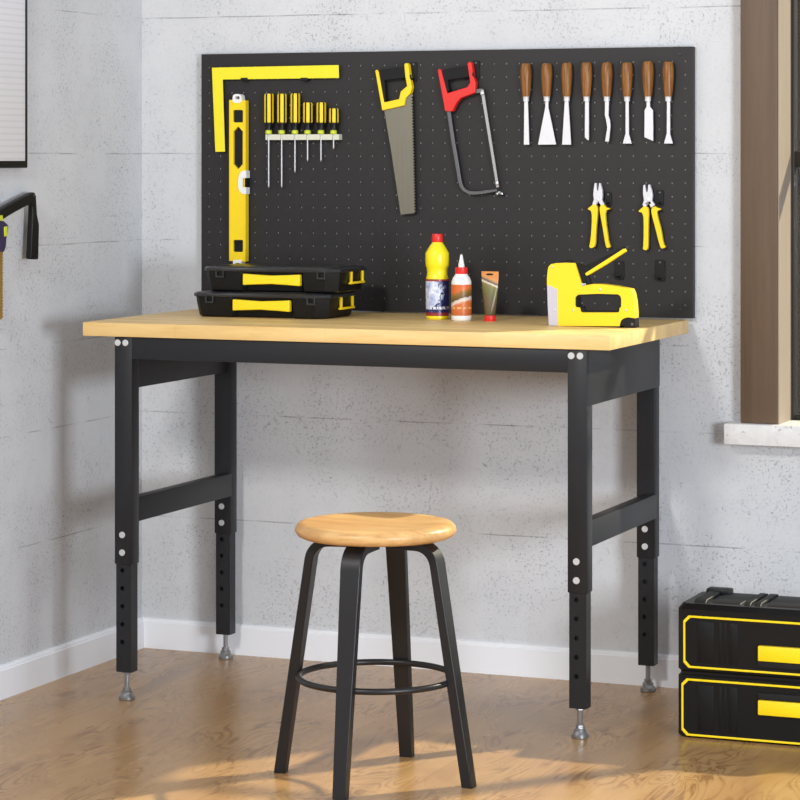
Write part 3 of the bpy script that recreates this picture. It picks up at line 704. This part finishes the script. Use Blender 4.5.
# ------------------------------------------------------------------ stool
SX, SY = 1.0630, -1.074
t = thing('stool', 'round wooden seat stool with four black bent legs in front of the workbench', 'stool', (SX, SY, 0))
bm = nb(); lathe(bm, (SX, SY, .468), [(.120, 0), (.142, .001), (.1515, .0055), (.1565, .014), (.155, .021), (.149, .0275), (.139, .0300), (.120, .0290), (.085, .0265), (.040, .0250), (.001, .0248)], n=72)
obj('seat', bm, MT['seat'], t, at=(SX, SY, .468), smooth=60, label='honey wood dished seat')
bm = nb(); box(bm, SX-.075, SX+.075, SY-.075, SY+.075, .462, .4682, .001); obj('mounting_plate', bm, MT['stoolblack'], t)
for k, (fx, fy) in enumerate(((1.069, -1.260), (.873, -1.098), (1.050, -.878), (1.258, -1.080))):
    d = Vector((fx-SX, fy-SY, 0)); R_ = d.length; d.normalize(); w = Vector((-d.y, d.x, 0))
    pa = [(.030, .4575), (.060, .4575), (.090, .4570)]
    for q in range(1, 8):
        a = q/7*1.44; pa.append((.090+.040*math.sin(a), .4170+.040*math.cos(a)))
    e = pa[-1]; pa += [(e[0]+(R_-e[0])*f, e[1]*(1-f)+.003*f) for f in (.25, .5, .75, 1)]
    rs = []
    for i, (r, z) in enumerate(pa):
        a = Vector(pa[max(i-1, 0)]); b = Vector(pa[min(i+1, len(pa)-1)]); tt = (b-a).normalized(); nn = Vector((-tt.y, tt.x))
        f = max(0, min(1, i-9)) if i < 10 else (i-9)/4
        hw = .0200-.0070*max(0, f); ht = .0085+.0025*max(0, f)
        C = Vector((SX, SY, 0))+d*r+Vector((0, 0, z)); nv = d*nn.x+Vector((0, 0, nn.y))
        if i == len(pa)-1: nv = d
        rs.append([C+w*hw+nv*ht, C-w*hw+nv*ht, C-w*hw-nv*ht, C+w*hw-nv*ht])
    bm = nb(); rings(bm, rs); lg = obj('leg', bm, MT['stoolblack'], t, bevel=.0016)
    bm = nb(); q = rs[0]; rr = .150; P0 = Vector((SX, SY, .1985))+d*.166
    lathe(bm, P0, [(.0042, 0), (.0036, .0016), (.0006, .0022)], d, 12); obj('screw', bm, MT['stoolblack'], lg)
bm = nb(); tube(bm, [(SX+.0020+.1510*math.cos(2*PI*k/72), SY+.1500*math.sin(2*PI*k/72), .1985) for k in range(72)], .0062, 12, 0, True); obj('footrest_ring', bm, MT['stoolblack'], t)

# ------------------------------------------------------------------ drawer tool chest on the floor
CX0, CX1, CY0, CY1 = 1.500, 1.985, -.500, -.318
t = thing('drawer_tool_chest', 'black two drawer tool chest with yellow trim on the floor at right', 'tool chest', ((CX0+CX1)/2, (CY0+CY1)/2, 0))
bm = nb()
def cham(z, g, c=.012): return [Vector(p) for p in ((CX0+g+c, CY0+g, z), (CX1-g-c, CY0+g, z), (CX1-g, CY0+g+c, z), (CX1-g, CY1-g-c, z), (CX1-g-c, CY1-g, z), (CX0+g+c, CY1-g, z), (CX0+g, CY1-g-c, z), (CX0+g, CY0+g+c, z))]
rings(bm, [cham(.0035, .004), cham(.007, 0), cham(.130, 0), cham(.134, .004), cham(.139, .004), cham(.143, 0), cham(.268, 0), cham(.279, .008)])
obj('chest_body', bm, MT['caseblack'], t, bevel=.0012)
bm = nb(); box(bm, CX0+.012, CX1-.012, CY0+.016, CY1-.010, .262, .274, .003)
for xa, xb in ((.030, .056), (.066, .128), (.136, .150), (.158, .172), (.182, .30), (.31, .324), (.332, .346), (.36, .42), (.43, .455)):
    hgt = .2815 if xb-xa > .03 else .2855
    prof = [(CY0+.010, .260), (CY0+.020, hgt-.006), (CY0+.034, hgt), (CY1-.03, hgt), (CY1-.008, hgt-.004), (CY1-.004, .260)]
    prism(bm, prof, CX0+xa, CX0+xb, 0)
obj('ribbed_lid', bm, MT['chestlid'], t, bevel=.002)
bm = nb(); box(bm, CX0+.022, CX0+.075, CY1-.04, CY1-.008, .272, .2900, .004); obj('carry_handle_mount', bm, MT['black'], t)
for z0, z1, hz0, hz1, dx in ((.148, .256, .174, .205, .012), (.008, .126, .064, .094, .008)):
    x0, x1 = CX0+dx+.003, CX1-dx-.003; c = .011
    def octo(g): return [(x0+g+c, z0+g), (x1-g-c, z0+g), (x1-g, z0+g+c), (x1-g, z1-g-c), (x1-g-c, z1-g), (x0+g+c, z1-g), (x0+g, z1-g-c), (x0+g, z0+g+c)]
    bm = nb(); prism(bm, octo(.003), CY0-.004, CY0+.004, 1)
    for xa, xb in ((.045, .08), (.090, .096), (.102, .106), (.112, .130)): box(bm, CX0+xa, CX0+xb, CY0-.0052, CY0-.003, z0+.012, z1-.012, .0006)
    dr = obj('drawer', bm, MT['black'], t, bevel=.0008)
    bm = nb(); prism(bm, octo(0), CY0-.0062, CY0-.001, 1, [octo(.0042)]); obj('trim_line', bm, MT['yellow'], dr, bevel=.0008, label='thin yellow outline of the drawer')
    bm = nb(); hx0 = 1.675; hx1 = CX0+CX1-hx0
    box(bm, hx0, hx1, CY0-.016, CY0-.003, hz0, hz1, .002); obj('drawer_handle', bm, MT['yellow'], dr, label='yellow drawer handle')
    bm = nb(); box(bm, hx0-.002, hx1+.002, CY0-.010, CY0-.003, hz0-.014 if z0 > .1 else hz1, hz0 if z0 > .1 else hz1+.014, .002); obj('handle_recess', bm, MT['hole'], dr)
bm = nb(); box(bm, CX0-.005, CX0+.004, -.42, -.36, .19, .225, .003); obj('side_latch', bm, MT['black'], t)

# ------------------------------------------------------------------ left wall: white board and hanging saw
y1 = -.584; z0 = 1.177
t = thing('whiteboard', 'white ruled board with black edge on the left wall, cut off by the photo', 'whiteboard', (0, -1.0, z0))
bm = nb(); prism(bm, smoothp([(-1.45, z0), (y1, z0), (y1, 1.95), (-1.45, 1.95)], 0), .0006, .016, 0); obj('board_edge', bm, MT['black'], t, bevel=.003)
k = N('ruled_white'); zc = k.sep()[2]; st = k.math('COMPARE', k.math('FRACT', k.math('MULTIPLY', zc, 72)), .5, .16)
rl = k.set(k.mix(k.math('MULTIPLY', st, .22), lin((234, 234, 238)), lin((186, 188, 196))), .4)
bm = nb(); box(bm, .014, .018, -1.444, y1-.016, z0+.016, 1.944, .001); obj('writing_surface', bm, rl, t, label='white surface with faint ruled lines')

t = thing('hanging_saw', 'black bent guard and bronze toothed bar of a saw hanging on the left wall', 'saw', (0, -.62, .85))
X0 = .03
def LW_(pts, x=X0): return [(lambda p: (p.y, p.z))(on(0, x, u, v)) for u, v in pts]
bm = nb(); prism(bm, LW_([(-14, 217), (0, 209.5), (15, 201), (31, 192.7), (35, 192.2), (36.5, 196), (37.5, 214), (39.6, 225), (38.8, 259.6), (31, 259.2), (32.8, 222), (33.2, 206), (31.4, 203.8), (15, 212.5), (3.4, 219.6), (-14, 228)]), .016, X0, 0)
g = obj('hand_guard', bm, MT['black'], t, bevel=.003, label='black bent hand guard')
bm = nb(); a = on(0, X0, 33.6, 195.6); cyl(bm, (X0-.002, a.y, a.z), (X0+.0015, a.y, a.z), .004, n=14); obj('rivet', bm, MT['dullsteel'], g)
bm = nb(); prism(bm, LW_([(-22, 218), (3, 221), (7.2, 225), (7, 232), (5.4, 238), (5, 246), (3, 252), (-22, 252)]), .004, X0+.004, 0); bd_ = obj('motor_housing', bm, MT['violet'], t, bevel=.003, label='dark housing with lime marks')
bm = nb(); prism(bm, LW_([(4.6, 227.2), (7.6, 226), (7.8, 236), (5, 236.6)], X0+.006), X0, X0+.006, 0); prism(bm, LW_([(-4, 215.5), (3, 215.2), (3.2, 220.5), (-4, 221)], X0+.006), X0, X0+.006, 0); obj('trim_patch', bm, MT['lime'], bd_, bevel=.001)
bar = [(-9, 250), (3, 250), (3, 255)]
for i in range(20): bar += [(2.2, 256+i*3.1), (3.4, 257.4+i*3.1)]
bar += [(2, 319), (-3, 321), (-9, 319)]
bm = nb(); prism(bm, LW_(bar, .018), .006, .018, 0); obj('toothed_bar', bm, MT['bronze'], t, label='bronze toothed bar')

# ------------------------------------------------------------------ light
sd = bpy.data.lights.new('sun', 'SUN'); so = bpy.data.objects.new('sun', sd); COL.objects.link(so)
az, el = math.radians(50), math.radians(34)
to_sun = Vector((math.cos(az)*math.cos(el), math.sin(az)*math.cos(el), math.sin(el)))
so.rotation_euler = to_sun.to_track_quat('Z', 'Y').to_euler(); so.location = to_sun*6
sd.energy = 9.5; sd.angle = math.radians(1.6); sd.color = (1, .89, .70)

kd = bpy.data.lights.new('front_area_light', 'AREA'); ko = bpy.data.objects.new('front_area_light', kd); COL.objects.link(ko)  # added area light without a fixture, for soft tool shadows from the front
kd.shape = 'RECTANGLE'; kd.size = .45; kd.size_y = .35; kd.energy = 80; kd.color = (1, .975, .935)
ko.location = (.75, -4.1, 2.6); ko.rotation_euler = (Vector((.8, -.0, 1.1))-ko.location).to_track_quat('-Z', 'Y').to_euler()

fd = bpy.data.lights.new('side_area_light', 'AREA'); fo = bpy.data.objects.new('side_area_light', fd); COL.objects.link(fo)  # added area light, unseen source; throws the bench shadow on the left wall
fd.shape = 'RECTANGLE'; fd.size = .8; fd.size_y = .7; fd.energy = 125; fd.color = (.89, .955, 1.04)
fo.location = (4.0, -3.3, .95); fo.rotation_euler = (Vector((.0, -.4, .65))-fo.location).to_track_quat('-Z', 'Y').to_euler()

w = bpy.data.worlds.new('overcast_sky'); S.world = w; w.use_nodes = True; nt = w.node_tree; nn = nt.nodes; ll = nt.links
bg = nn['Background']; tc = nn.new('ShaderNodeTexCoord')
def vdot(v):
    k = nn.new('ShaderNodeVectorMath'); k.operation = 'DOT_PRODUCT'; ll.new(tc.outputs['Generated'], k.inputs[0]); k.inputs[1].default_value = v; return k.outputs['Value']
mr = nn.new('ShaderNodeMapRange'); ll.new(vdot(Vector((.65, -.75, .12)).normalized()), mr.inputs[0])
mr.inputs[1].default_value = -.2; mr.inputs[2].default_value = 1; mr.inputs[3].default_value = .34; mr.inputs[4].default_value = .82
ll.new(mr.outputs[0], bg.inputs['Strength']); bg.inputs['Color'].default_value = (.89, .95, 1.06, 1)

S.view_settings.view_transform = 'Standard'; S.view_settings.look = 'None'; S.view_settings.exposure = -.32; S.view_settings.gamma = 1; S.view_settings.use_curve_mapping = False
